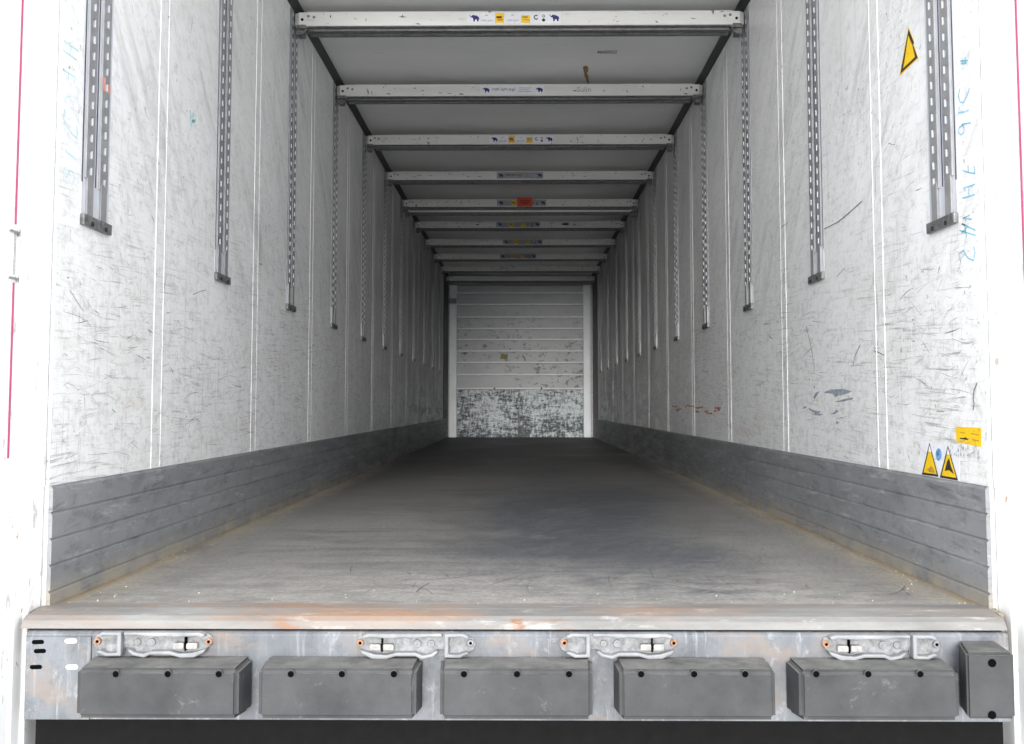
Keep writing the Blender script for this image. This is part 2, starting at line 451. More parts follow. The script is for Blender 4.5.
# ------------------------------------------------------------------ mesh helpers
class MB:
    """collects simple solids; build() links them as one mesh object"""
    def __init__(s):
        s.v, s.f = [], []

    def poly(s, pts):
        b = len(s.v)
        s.v += [tuple(p) for p in pts]
        s.f.append(tuple(range(b, b + len(pts))))

    def box(s, x0, x1, y0, y1, z0, z1):
        b = len(s.v)
        s.v += [(x0, y0, z0), (x1, y0, z0), (x1, y1, z0), (x0, y1, z0), (x0, y0, z1), (x1, y0, z1), (x1, y1, z1), (x0, y1, z1)]
        s.f += [tuple(b + i for i in q) for q in ((0, 3, 2, 1), (4, 5, 6, 7), (0, 1, 5, 4), (1, 2, 6, 5), (2, 3, 7, 6), (3, 0, 4, 7))]
        return s

    def prism(s, prof, axis, a, b):
        """profile in the two other axes (cyclic order), extruded along axis from a to b"""
        def mk(p, t):
            if axis == 0:
                return (t, p[0], p[1])
            if axis == 1:
                return (p[0], t, p[1])
            return (p[0], p[1], t)
        n, k = len(prof), len(s.v)
        s.v += [mk(p, a) for p in prof] + [mk(p, b) for p in prof]
        s.f.append(tuple(range(k, k + n)))
        s.f.append(tuple(range(k + 2 * n - 1, k + n - 1, -1)))
        for i in range(n):
            j = (i + 1) % n
            s.f.append((k + i, k + n + i, k + n + j, k + j))
        return s

    def cyl(s, c, r, h, axis=1, n=14, r2=None):
        """cylinder from c along +axis by h"""
        r2 = r if r2 is None else r2
        k = len(s.v)
        for t, rr in ((0, r), (h, r2)):
            for i in range(n):
                a = 2 * math.pi * i / n
                p = [0, 0, 0]
                o = [q for q in range(3) if q != axis]
                p[o[0]] = rr * math.cos(a)
                p[o[1]] = rr * math.sin(a)
                p[axis] = t
                s.v.append(tuple(c[q] + p[q] for q in range(3)))
        s.f.append(tuple(range(k, k + n)))
        s.f.append(tuple(range(k + n, k + 2 * n)))
        for i in range(n):
            j = (i + 1) % n
            s.f.append((k + i, k + j, k + n + j, k + n + i))
        return s

    def mesh(s, name, mat):
        me = bpy.data.meshes.new(name)
        me.from_pydata(s.v, [], s.f)
        bm = bmesh.new()
        bm.from_mesh(me)
        bmesh.ops.recalc_face_normals(bm, faces=bm.faces)
        bm.to_mesh(me)
        bm.free()
        me.materials.append(M[mat] if isinstance(mat, str) else mat)
        return me

    def build(s, name, mat, parent=None, bevel=0, label=None, loc=None):
        return link(name, s.mesh(name, mat), parent, bevel, label, loc)


def link(name, me, parent=None, bevel=0, label=None, loc=None):
    o = bpy.data.objects.new(name, me)
    COL.objects.link(o)
    if parent:
        o.parent = parent
    if loc:
        o.location = loc
    if bevel:
        b = o.modifiers.new('edge', 'BEVEL')
        b.width = bevel
        b.segments = 2
        b.limit_method = 'ANGLE'
    if label:
        o['label'] = label
    return o


def tag(o, label, cat, group=None, kind=None):
    o['label'] = label
    o['category'] = cat
    if group:
        o['group'] = group
    if kind:
        o['kind'] = kind
    return o


def empty(name, loc):
    o = bpy.data.objects.new(name, None)
    o.location = loc
    o.empty_display_size = 0.1
    COL.objects.link(o)
    return o


def copy_tree(o, parent=None):
    c = o.copy()
    COL.objects.link(c)
    c.parent = parent
    for ch in list(o.children):
        copy_tree(ch, c)
    return c


def text_mesh(txt, size, mat):
    """flat lettering in the XZ plane facing -Y, centred"""
    cu = bpy.data.curves.new('lettering', 'FONT')
    cu.body = txt
    cu.size = size
    cu.align_x = 'CENTER'
    cu.align_y = 'CENTER'
    cu.resolution_u = 2
    ob = bpy.data.objects.new('lettering', cu)
    COL.objects.link(ob)
    dg = bpy.context.evaluated_depsgraph_get()
    me = bpy.data.meshes.new_from_object(ob.evaluated_get(dg))
    bpy.data.objects.remove(ob, do_unlink=True)
    bpy.data.curves.remove(cu)
    me.transform(Matrix.Rotation(math.pi / 2, 4, 'X'))
    me.name = 'lettering'
    me.materials.clear()
    me.materials.append(M[mat])
    return me


def stroke(mb, pts, w, side, x):
    """thin ribbon lying on the side wall plane x; pts are (y, z), w a width or a list of widths"""
    n = len(pts)
    ws = w if isinstance(w, (list, tuple)) else [w] * n
    L, Rr = [], []
    for i, p in enumerate(pts):
        a = pts[max(0, i - 1)]
        b = pts[min(n - 1, i + 1)]
        d = Vector((b[0] - a[0], b[1] - a[1]))
        if d.length < 1e-6:
            d = Vector((1, 0))
        d.normalize()
        q = Vector((-d.y, d.x)) * (ws[i] / 2)
        L.append((x, p[0] + q.x, p[1] + q.y))
        Rr.append((x, p[0] - q.x, p[1] - q.y))
    for i in range(n - 1):
        mb.poly((L[i], L[i + 1], Rr[i + 1], Rr[i]))


def wall_px(pts, side, off=0.0):
    """pixels -> (y, z) on a side wall"""
    out = []
    for x, y in pts:
        p = hit(x, y, 0, side * (HW - off))
        out.append((p.y, p.z))
    return out


# ------------------------------------------------------------------ the setting
g = MB()
g.poly(((-40, -40, -1.22), (40, -40, -1.22), (40, 60, -1.22), (-40, 60, -1.22)))
o = g.build('ground', 'ground')
tag(o, 'pale concrete yard under and behind the trailer', 'ground', kind='structure')

o = MB().box(-1.224, 1.224, 2.53, 16.56, -0.10, -0.0).build('floor', 'floor')
tag(o, 'worn grey trailer floor with dark rubbed patches and sandy edges', 'floor', kind='structure')
floor = o
# crumbs along the kick boards and by the sill
mb = MB()
rc = random.Random(3)
for i in range(170):
    if rc.random() < 0.75:
        sx = rc.choice((-1, 1))
        y = 2.62 + rc.random() ** 1.8 * 5.5
        x = sx * (1.205 - abs(rc.gauss(0, 0.05)))
    else:
        x = rc.uniform(-1.1, 1.1)
        y = 2.60 + abs(rc.gauss(0, 0.12))
    r = rc.uniform(0.001, 0.003)
    mb.cyl((x, y, 0.0), r, r * rc.uniform(0.7, 1.3), 2, 5, r * 0.45)
o = mb.build('crumbs', 'crumb', floor)
o['kind'] = 'stuff'

JOINTS = [3.335 + PITCH_Y * k for k in range(11)]


def side_wall(side, name):
    s = side
    o = MB().box(min(s * (HW + 0.008), s * 1.30), max(s * (HW + 0.008), s * 1.30), Y0 + 0.002, 16.62, -0.06, 2.80).build(name, 'core')
    tag(o, 'white scuffed %s side wall of the trailer with upright joint strips' % ('left' if s < 0 else 'right'), 'wall', kind='structure')
    ys = [Y0] + JOINTS + [Y1 + 0.06]
    shared = {}
    for a, b in zip(ys[:-1], ys[1:]):
        key = round(b - a, 4)
        if key not in shared:
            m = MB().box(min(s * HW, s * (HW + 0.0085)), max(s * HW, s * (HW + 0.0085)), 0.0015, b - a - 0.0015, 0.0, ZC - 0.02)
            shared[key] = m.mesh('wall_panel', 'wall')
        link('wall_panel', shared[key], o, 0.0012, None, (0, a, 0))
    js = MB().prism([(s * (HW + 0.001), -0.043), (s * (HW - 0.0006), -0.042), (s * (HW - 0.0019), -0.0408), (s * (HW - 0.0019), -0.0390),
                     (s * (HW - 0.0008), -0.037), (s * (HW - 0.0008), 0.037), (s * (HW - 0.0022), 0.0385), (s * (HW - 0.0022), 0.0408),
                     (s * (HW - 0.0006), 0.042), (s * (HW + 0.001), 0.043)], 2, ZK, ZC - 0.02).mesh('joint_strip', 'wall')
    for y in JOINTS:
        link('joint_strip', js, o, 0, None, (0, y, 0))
    # kick boards
    k = empty('baseboard_' + ('left' if s < 0 else 'right'), (s * HW, Y0, 0))
    tag(k, 'grey kick boards along the foot of the %s wall' % ('left' if s < 0 else 'right'), 'kick board', kind='structure')
    edges = [0.0, 0.040, 0.108, 0.176, 0.244, ZK]
    for z0, z1 in zip(edges[:-1], edges[1:]):
        t = 0.012
        p = [(-s * 0.0005, z0 + 0.0002), (-s * t, z0 + 0.0002), (-s * t, z1 - 0.0090),
             (-s * (t - 0.0046), z1 - 0.0028), (-s * (t - 0.0046), z1 - 0.0002), (-s * 0.0005, z1 - 0.0002)]
        MB().prism(p, 1, 0.0, Y1 - Y0 + 0.04).build('plank', 'kick', k)
    return o, k


wall_l, kick_l = side_wall(-1, 'wall_left')
wall_r, kick_r = side_wall(1, 'wall_right')

# ceiling: panels between the beams
o = MB().box(-1.30, 1.30, Y0 - 0.1, 16.62, ZC + 0.006, 2.80).build('ceiling', 'core')
tag(o, 'pale grey panelled ceiling of the trailer', 'ceiling', kind='structure')
ceiling = o
cj = [Y0 + 0.0] + [2.815 + PITCH_Y * k + 0.33 for k in range(0, 11)] + [16.56]
shc = {}
for a, b in zip(cj[:-1], cj[1:]):
    key = round(b - a, 4)
    if key not in shc:
        shc[key] = MB().box(-1.224, 1.224, 0.003, b - a - 0.003, ZC, ZC + 0.008).mesh('ceiling_panel', 'ceil')
    link('ceiling_panel', shc[key], ceiling, 0.002, None, (0, a, 0))
# blob of dried foam, a printed number and pencilled scribble on the ceiling
def ceil_px(x, y):
    p = hit(x, y, 2, ZC)
    return p
mb = MB()
q = [ceil_px(x, y) for x, y in ((583, 66.5), (586, 65.5), (588.3, 67), (588, 71), (586.6, 73), (588.3, 75.5), (588.6, 80), (589.2, 84), (587.4, 82.5), (586, 79), (584.6, 76), (584.2, 73), (583.4, 70))]
mb.prism([(p.x, p.y) for p in q], 2, ZC - 0.004, ZC - 0.0003)
mb.build('foam_smear', 'tan', ceiling, 0.001, 'brown smear of dried foam on the ceiling')
me = text_mesh('4600002', 0.036, 'ink')
me.transform(Matrix.Diagonal((1, 1, 2.2, 1)))
me.transform(Matrix.Rotation(math.pi / 2, 4, 'X'))
p = ceil_px(607, 52)
link('lettering', me, ceiling, 0, 'small grey printed number on the ceiling', (p.x, p.y, ZC - 0.0012))

# dark profiles in the corner of wall and roof
for s, i in ((-1, 1), (1, 2)):
    o = MB().prism([(s * (HW - 0.0005), 2.662), (s * (HW - 0.008), 2.662), (s * (HW - 0.028), 2.702), (s * (HW - 0.028), ZC - 0.0005), (s * (HW - 0.0005), ZC - 0.0005)],
                   1, Y0, Y1 - 0.03).build('trim_%d' % i, 'dark')
    tag(o, 'dark grey roof profile between ceiling and %s wall' % ('left' if s < 0 else 'right'), 'trim', kind='structure')


# rear door posts
def post(s, idx):
    nm = 'left' if s < 0 else 'right'
    r = empty('trim_%d' % idx, (s * 1.24, 2.48, -0.45))
    tag(r, 'chipped white rear door post at the %s edge of the opening' % nm, 'door post', kind='structure')
    m = MB()
    P = [(0.004, 0.104), (-0.004, 0.104), (-0.004, 0.036), (0.006, 0.030), (0.006, -0.012), (0.013, -0.018), (0.013, -0.075), (0.022, -0.09), (0.13, -0.09), (0.13, 0.104)]
    m.prism([(s * x, y) for x, y in P], 2, 0.0, 3.3)
    m.build('post_body', 'post', r, 0.003)
    MB().prism([(s * -0.0045, 0.098), (s * -0.0085, 0.098), (s * -0.0085, 0.082), (s * -0.0045, 0.078)], 2, 0.76, 3.1).build('edge_angle', 'post', r)
    rv = MB().cyl((0, 0, 0), 0.005, s * -0.002, 0, 10, 0.003).mesh('rivet', 'post')
    for k in range(22):
        link('rivet', rv, r, 0, None, (s * -0.004, 0.068, 0.82 + 0.104 * k))
    # red seal and hinge clips
    if s < 0:
        z = [hit(18, 233, 0, -1.25).z, hit(16, 279, 0, -1.25).z]
        segs = [(0.46 + hit(12, 462, 0, -1.25).z, z[1] + 0.44), (z[0] + 0.47, 3.2)]
        for a, b in segs:
            MB().box(s * 0.009, s * 0.016, -0.056, -0.0525, a, b).build('door_seal', 'red', r, 0.001)
        MB().box(s * 0.009, s * 0.016, -0.056, -0.053, z[1] + 0.46, z[0] + 0.45).build('hinge_rod', 'bolt', r, 0.001)
        for zz in z:
            h = MB()
            h.box(s * 0.006, s * 0.02, -0.088, -0.038, zz + 0.448, zz + 0.453)
            h.box(s * 0.006, s * 0.012, -0.044, -0.038, zz + 0.442, zz + 0.459)
            h.build('hinge_clip', 'fitting', r, 0.001)
    else:
        MB().box(s * 0.009, s * 0.016, -0.056, -0.0525, 0.9, 3.2).build('door_seal', 'red', r, 0.001)


post(-1, 3)
post(1, 4)

# rear sill: rusty tread, galvanised face
sill = empty('trim_5', (0, 2.53, -0.05))
tag(sill, 'rusty galvanised steel sill across the rear of the floor', 'sill', kind='structure')
m = MB()
m.prism([(2.625, 0.0005), (2.625, 0.003), (2.56, 0.004), (2.497, -0.003), (2.480, -0.012), (2.470, -0.030), (2.497, -0.034), (2.525, -0.034), (2.525, 0.0005)], 0, -1.231, 1.204)
o = m.build('tread', 'sill', None, 0.0015)
o.parent = sill
o.matrix_parent_inverse = Matrix.Translation((0, -2.53, 0.05))
m = MB()
m.prism([(2.50, -0.0345), (2.462, -0.0345), (2.455, -0.040), (2.455, -0.245), (2.50, -0.245)], 0, -1.208, 1.198)
o = m.build('face_plate', 'galv', None, 0.002)
o.parent = sill
o.matrix_parent_inverse = Matrix.Translation((0, -2.53, 0.05))
m = MB()
m.prism([(2.62, -0.246), (2.505, -0.246), (2.50, -0.252), (2.50, -0.60), (2.62, -0.60)], 0, -1.20, 1.20)
o = m.build('light_bar', 'underbar', None, 0.002, 'black bar below the galvanised face')
o.parent = sill
o.matrix_parent_inverse = Matrix.Translation((0, -2.53, 0.05))
FY = 2.455      # face plane
# a round spot of rust runs over the lip
# mounting plate with slots, left corner (its rubber block is missing)
cp = empty('corner_mounting_plate', (hit(58, 655, 1, FY).x, FY, -0.15))
tag(cp, 'slotted steel mounting plate at the left corner of the sill', 'plate')
xa, xb = hit(26, 650, 1, FY - 0.004).x, hit(91, 650, 1, FY - 0.004).x
za, zb = -0.244, -0.045
slots = []
for (px, py) in ((38, 642), (40, 651), (36, 667), (71, 641), (72, 667)):
    p = hit(px, py, 1, FY - 0.005)
    slots.append((p.x - cp.location.x, p.z + 0.15))
MB().box(xa - cp.location.x, xb - cp.location.x, -0.005, 0.0, za + 0.15, zb + 0.15).build('plate', 'galv', cp, 0.001)
for i, (x, z) in enumerate(slots):
    b = MB()
    w, h = 0.015, 0.0055
    pr = []
    for k in range(12):
        a = 2 * math.pi * k / 12
        pr.append((x + (w - h) * (1 if math.cos(a) > 0 else -1) + h * math.cos(a), z + h * math.sin(a)))
    b.prism(pr, 1, -0.0058, -0.001)
    b.build('slot', 'hole' if i < 3 else 'pale', cp)

# front wall
o = MB().box(-1.30, 1.30, Y1 + 0.06, Y1 + 0.14, -0.05, 2.80).build('wall_front', 'core')
tag(o, 'pale planked front wall at the far end with white posts', 'wall', kind='structure')
fw = o
zl = [0.52 + (VY - y) * 16.58 / F_PX for y in (285.7, 294.2, 305.8, 318.4, 330.0, 341.0, 352.3, 363.9, 376.0, 389.8)]
for i in range(9):
    z1, z0 = zl[i], zl[i + 1]
    p = [(Y1 + 0.06, z0 + 0.001), (Y1 + 0.026, z0 + 0.001), (Y1 + 0.022, z0 + 0.004), (Y1 + 0.022, z1 - 0.004), (Y1 + 0.026, z1 - 0.001), (Y1 + 0.06, z1 - 0.001)]
    MB().prism(p, 0, -1.062, 1.05).build('plank', 'plank', fw)
    MB().prism([(Y1 + 0.0219, z0 + 0.004), (Y1 + 0.010, z0 + 0.010), (Y1 + 0.010, z0 + 0.026), (Y1 + 0.0219, z0 + 0.034)], 0, -1.062, 1.05).build('rib', 'rib', fw)  # ribs coloured brighter than the planks to draw the joint lines
for sg in (-1, 1):
    MB().box(min(sg * 1.2165, sg * 1.2245), max(sg * 1.2165, sg * 1.2245), 15.62, Y1 + 0.06, ZK + 0.001, 2.655).build('corner_panel', 'dark', fw, 0.002, 'dark panel in the front corner')
MB().box(-1.062, 1.05, Y1 + 0.015, Y1 + 0.06, 0.0, zl[9] - 0.002).build('kick_panel', 'fkick', fw, 0.002, 'battered mottled lower panel of the front wall')
for a, b in ((-1.190, -1.064), (1.052, 1.172)):
    MB().box(a, b, Y1 - 0.035, Y1 + 0.06, 0.0, zl[0] + 0.01).build('post', 'fpost', fw, 0.006)
MB().box(-1.222, 1.222, Y1 + 0.02, Y1 + 0.06, zl[0] + 0.012, ZC - 0.002).build('header', 'plank', fw, 0.003)
for (px, py, bx) in ((494.5, 389, 0), (541.5, 389, 0)):
    p = hit(px, py, 1, Y1)
    MB().cyl((p.x, Y1 + 0.004, p.z + 0.01), 0.016, 0.006, 1, 10).build('bolt', 'black', fw)
p0, p1 = hit(448.5, 298.5, 1, Y1 - 0.04), hit(456.5, 303.5, 1, Y1 - 0.04)
MB().box(p0.x, p1.x, Y1 - 0.05, Y1 - 0.034, p1.z, p0.z).build('bracket', 'bracket', fw, 0.003, 'small grey plate on the left front post')
p = hit(504, 356.3, 1, Y1)
m = MB().prism([(-0.065, -0.04), (0.06, -0.052), (0.065, 0.03), (-0.05, 0.05)], 1, -0.001, 0.001)
m.build('sticker', 'olive', fw, 0, 'olive yellow sticker on a front wall plank', (p.x, Y1 + 0.0065, p.z))


# ------------------------------------------------------------------ double-deck rails on the side walls
def rail_meshes(s):
    """local: x=0 at wall face, +inwards is -s"""
    d = -s
    zt = 2.655
    R = {}
    m = MB()
    m.box(min(0, d * 0.0012), max(0, d * 0.0012), -0.090, 0.092, 1.045, zt)
    R['back_plate'] = m.mesh('back_plate', 'railplate')
    # flat dark strips painted for the shadowed gap beside each channel
    m = MB().box(min(d * 0.0013, d * 0.0022), max(d * 0.0013, d * 0.0022), -0.0032, 0.0032 , 1.15, zt)
    R['gap_line'] = m.mesh('gap_line', 'railgap')
    # slotted strip (hat section with real slots)
    def strip(z0):
        q = MB()
        h, wd, sl = d * 0.0062, 0.026, 0.0062
        cols = [-wd, -sl, sl, wd]
        rows, slotrow = [z0], []
        z = z0 + 0.012
        while z + 0.026 < zt:
            rows += [z, z + 0.024]
            slotrow.append(z)
            z += 0.048
        rows.append(zt)
        for i in range(len(rows) - 1):
            for c in range(3):
                if c == 1 and rows[i] in slotrow:
                    continue
                q.poly(((h, cols[c], rows[i]), (h, cols[c + 1], rows[i]), (h, cols[c + 1], rows[i + 1]), (h, cols[c], rows[i + 1])))
        for sg in (-1, 1):
            q.poly(((h, sg * wd, z0), (d * 0.0014, sg * (wd + 0.004), z0), (d * 0.0014, sg * (wd + 0.004), zt), (h, sg * wd, zt)))
        q.poly(((h, -wd, z0), (h, wd, z0), (d * 0.0014, wd, z0), (d * 0.0014, -wd, z0)))
        for zz in slotrow:      # walls of each slot
            for sg in (-1, 1):
                q.poly(((h, sg * sl, zz), (h, sg * sl, zz + 0.024), (h - d * 0.004, sg * sl, zz + 0.024), (h - d * 0.004, sg * sl, zz)))
            q.poly(((h, -sl, zz), (h, sl, zz), (h - d * 0.004, sl, zz), (h - d * 0.004, -sl, zz)))
        tb = MB()  # bright tabs added so the far slot walls seem to catch light
        for zz in slotrow:
            tb.box(min(d * 0.0015, h + d * 0.0022), max(d * 0.0015, h + d * 0.0022), sl - 0.0035, sl - 0.0003, zz + 0.001, zz + 0.023)
        return q.mesh('slotted_strip', 'steel'), tb.mesh('slot_glints', 'railplate')
    R['strip_a'] = strip(1.165)
    R['strip_b'] = strip(1.150)
    R['tongue'] = MB().box(min(d * 0.0014, d * 0.008), max(d * 0.0014, d * 0.008), -0.019, 0.019, 1.060, 1.168).mesh('tongue', 'steel')
    b = MB()
    b.prism([(d * 0.0003, -0.094), (d * 0.012, -0.094), (d * 0.014, -0.09), (d * 0.014, 0.09), (d * 0.012, 0.094), (d * 0.0003, 0.094)], 2, 1.028, 1.0585)
    R['end_bracket'] = b.mesh('end_bracket', 'bracket')
    R['bolt'] = MB().cyl((d * 0.0141, 0, 0), 0.007, d * 0.004, 0, 8).mesh('bolt', 'black')
    return R


ORD = ['first', 'second', 'third', 'fourth', 'fifth', 'sixth', 'seventh', 'eighth', 'ninth', 'tenth', 'eleventh', 'twelfth']
RAILY = [RAIL0 + PITCH_Y * k for k in range(11)]
for s in (-1, 1):
    R = rail_meshes(s)
    nm = 'left' if s < 0 else 'right'
    for k, y in enumerate(RAILY):
        r = empty('load_rail', (s * HW, y, 0))
        lab = 'slotted double steel rail on %s wall, %s from the rear opening' % (nm, ORD[k])
        if k == 0:
            lab = 'widest slotted double steel rail on %s wall, nearest the rear opening' % nm
        tag(r, lab, 'rail', 'slotted rails on the side walls')
        link('back_plate', R['back_plate'], r)
        for yy in (-0.089, -0.0015):
            link('gap_line', R['gap_line'], r, 0, None, (0, yy, 0))
        for q, yy in (('strip_a', -0.047), ('strip_b', 0.044)):
            st = link('slotted_strip', R[q][0], r, 0, None, (0, yy, 0))
            lp = link('slot_glints', R[q][1], st)
            lp['kind'] = 'stuff'
        for yy in (-0.047, 0.044):
            link('tongue', R['tongue'], r, 0, None, (0, yy, 0))
        br = link('end_bracket', R['end_bracket'], r, 0.0015)
        for yy in (-0.047, 0.044):
            link('bolt', R['bolt'], br, 0, None, (0, yy, 1.036))
        if k == 0 and s < 0:
            p = hit(108, 84, 0, -HW + 0.008)
            mm = MB()
            mm.box(0.0064, 0.0068, -0.027, -0.008, -0.03, 0.012)
            mm.box(0.0064, 0.0068, 0.008, 0.027, -0.026, 0.0)
            mm.build('paint_mark', 'redmark', r, 0, 'smear of pale red paint', (0, 0.044, p.z))

# ------------------------------------------------------------------ load beams under the ceiling
ZB = 2.562
ELE = [(0, .86), (.05, .97), (.10, .80), (.20, .70), (.27, .86), (.36, .93), (.50, .86), (.72, .82), (.92, .64), (1.0, .36), (.955, .33),
       (.94, .48), (.90, .06), (.76, .06), (.73, .30), (.58, .34), (.52, .06), (.38, .06), (.37, .40), (.30, .54), (.20, .56), (.10, .66)]


def decal(mb, pts, cx, cz, sx, sz):
    mb.prism([(cx + (a - 0.5) * sx, cz + (b - 0.5) * sz) for a, b in pts], 1, -0.0004, 0.0004)


def rect(mb, x0, x1, z0, z1):
    mb.prism([(x0, z0), (x1, z0), (x1, z1), (x0, z1)], 1, -0.0004, 0.0004)


def ring(cx, cz, r0, r1, a0, a1, n=12):
    P = []
    for i in range(n + 1):
        a = a0 + (a1 - a0) * i / n
        P.append((cx + r1 * math.cos(a), cz + r1 * math.sin(a)))
    for i in range(n, -1, -1):
        a = a0 + (a1 - a0) * i / n
        P.append((cx + r0 * math.cos(a), cz + r0 * math.sin(a)))
    return P


LY = -0.0502          # beam front face, local
body_prof = [(-0.05, 0.003), (-0.05, 0.078), (-0.046, 0.083), (0.05, 0.083), (0.055, 0.078), (0.055, 0.003)]
UNDER = MB().prism([(-0.047, 0.0028), (0.085, 0.0028), (0.085, -0.010), (0.060, -0.010), (0.059, -0.002), (-0.004, -0.002), (-0.005, -0.012), (-0.012, -0.012), (-0.013, -0.002), (-0.047, -0.002)],
                   0, -1.146, 1.146).mesh('under_channel', 'under')
BODY = MB().prism(body_prof, 0, -1.148, 1.148).mesh('beam_body', 'beam')


def fitting_mesh(s):
    m = MB()
    m.prism([(s * 1.120, -0.0525), (s * 1.185, -0.0525), (s * 1.212, -0.030), (s * 1.212, 0.030), (s * 1.175, 0.052), (s * 1.149, 0.052), (s * 1.149, -0.0505), (s * 1.120, -0.0505)], 2, 0.010, 0.076)
    return m.mesh('end_fitting', 'beam')


def latch_mesh(s):
    m = MB()
    m.box(min(s * 1.135, s * 1.198), max(s * 1.135, s * 1.198), -0.048, 0.01, -0.010, 0.009)
    m.box(min(s * 1.165, s * 1.200), max(s * 1.165, s * 1.200), -0.030, 0.030, -0.040, -0.010)
    m.cyl((s * 1.150, -0.045, -0.018), 0.007, 0.05, 1, 8)
    m.prism([(s * 1.148, -0.036), (s * 1.172, -0.048), (s * 1.178, -0.040), (s * 1.154, -0.026)], 1, -0.055, -0.045)
    return m.mesh('latch', 'bracket')


FIT = {s: fitting_mesh(s) for s in (-1, 1)}
LAT = {s: latch_mesh(s) for s in (-1, 1)}
RIV = MB().cyl((0, -0.0005, 0), 0.008, -0.003, 1, 10, 0.006).mesh('rivet', 'bolt')
HOL = MB().cyl((0, -0.0005, 0), 0.008, -0.0015, 1, 10).mesh('dark_hole', 'hole')


def sticker_long(parent, xc, w, paper='paper'):
    m = MB()
    rect(m, -w / 2, w / 2, -0.030, 0.030)
    st = m.build('sticker', paper, parent, 0, ('white' if paper == 'paper' else 'greyed') + ' load label with two dark blue elephants and yellow squares', (xc, LY, 0.042))
    for x in (-w / 2 + 0.04, w / 2 - 0.035):
        m = MB()
        decal(m, ELE, 0, 0, 0.054, 0.042)
        m.build('elephant_mark', 'navy', st, 0, 'dark blue elephant emblem', (x, -0.0007, 0))
    for x, mt in ((-w / 2 + 0.175, 'yellow'), (-w / 2 + 0.315, 'yellow')):
        m = MB()
        rect(m, -0.024, 0.024, -0.027, 0.027 if x < -w / 2 + 0.2 else 0.014)
        m.build('yellow_square', mt, st, 0, None, (x, -0.0007, 0))
        m = MB()
        rect(m, -0.017, 0.012, -0.002, 0.010)
        rect(m, -0.010, 0.019, -0.013, -0.009)
        m.build('square_print', 'dkred' if x < -w / 2 + 0.2 else 'amber', st, 0, None, (x, -0.0014, 0))
    for x in (-w / 2 + 0.105, -w / 2 + 0.245):
        link('lettering', text_mesh('1000 daN', 0.017, 'grey'), st, 0, None, (x, -0.0008, -0.014))
        m = MB()
        m.prism(ring(0, 0, 0.005, 0.008, 0.2, math.pi - 0.2, 6), 1, -0.0004, 0.0004)
        m.build('arch_mark', 'grey', st, 0, None, (x, -0.0008, 0.010))
    m = MB()
    m.prism(ring(0, 0, 0.008, 0.0135, 0.9, 5.6, 10), 1, -0.0004, 0.0004)
    m.build('hook_mark', 'navy', st, 0, None, (-w / 2 + 0.372, -0.0008, 0.003))
    m = MB()
    m.cyl((0, -0.0004, -0.012), 0.009, 0.0008, 1, 10)
    m.prism(ring(0, 0.010, 0.005, 0.008, 0, 6.2, 10), 1, -0.0004, 0.0004)
    m.build('ring_mark', 'ink', st, 0, None, (-w / 2 + 0.412, -0.0008, 0))
    return st


def sticker_short(parent, xc, w, paper='paper'):
    m = MB()
    rect(m, -w / 2, w / 2, -0.029, 0.029)
    st = m.build('sticker', paper, parent, 0, ('white' if paper == 'paper' else 'greyed') + ' load label with two elephants and the words 1000 daN', (xc, LY, 0.042))
    for x in (-w / 2 + 0.035, w / 2 - 0.033):
        m = MB()
        decal(m, ELE, 0, 0, 0.05, 0.038)
        m.build('elephant_mark', 'navy', st, 0, 'dark blue elephant emblem', (x, -0.0007, 0))
    link('lettering', text_mesh('1000 daN (kg)', 0.027, 'ink'), st, 0, None, (-w / 2 + 0.148, -0.0008, 0.004))
    m = MB()
    for z, x1 in ((0.013, 0.075), (0.0, 0.060), (-0.011, 0.078)):
        rect(m, -0.01, x1, z - 0.0014, z + 0.0014)
    m.build('fine_print', 'grey', st, 0, None, (w / 2 - 0.16, -0.0008, 0))
    return st


BL = ['white scuffed load beam with elephant label, nearest the rear opening',
      'second load beam from the opening, with 1000 daN label and pencilled marks',
      'third load beam from the opening, with elephant and yellow square label',
      'fourth load beam from the opening, with a grey 1000 daN label',
      'fifth load beam from the opening, with a red-orange label',
      'load beam with a black smudge right of its label, beyond the red-orange one',
      'load beam with dark middle label, next beyond the black-smudged beam',
      'load beam with dark label left of centre, second beyond the black-smudged beam',
      'last but one load beam before the front wall, rows of black scribbles',
      'load beam right against the front wall above its planks']
BEAMY = [2.815 + PITCH_Y * k for k in range(2, 12)]
STX = [(466, 562), None, (488, 555), None, (497, 546), (496, 540), (504, 541), (500, 536), None, None]
STS = {1: (480, 545), 3: (497, 543)}


def beam(y, lab, dz=0.0):
    b = empty('load_beam', (0, y, ZB + dz))
    tag(b, lab, 'load beam', 'load beams under the ceiling')
    link('beam_body', BODY, b, 0.0015)
    link('under_channel', UNDER, b)
    for s in (-1, 1):
        f = link('end_fitting', FIT[s], b, 0.003)
        link('latch', LAT[s], f, 0.0015)
        link('rivet', RIV, f, 0, None, (s * 1.135, -0.0525, 0.055))
        link('dark_hole', HOL, f, 0, None, (s * 1.168, -0.0525, 0.036))
        link('rivet', RIV, b, 0, None, (s * 1.105, -0.0505, 0.050))
    return b


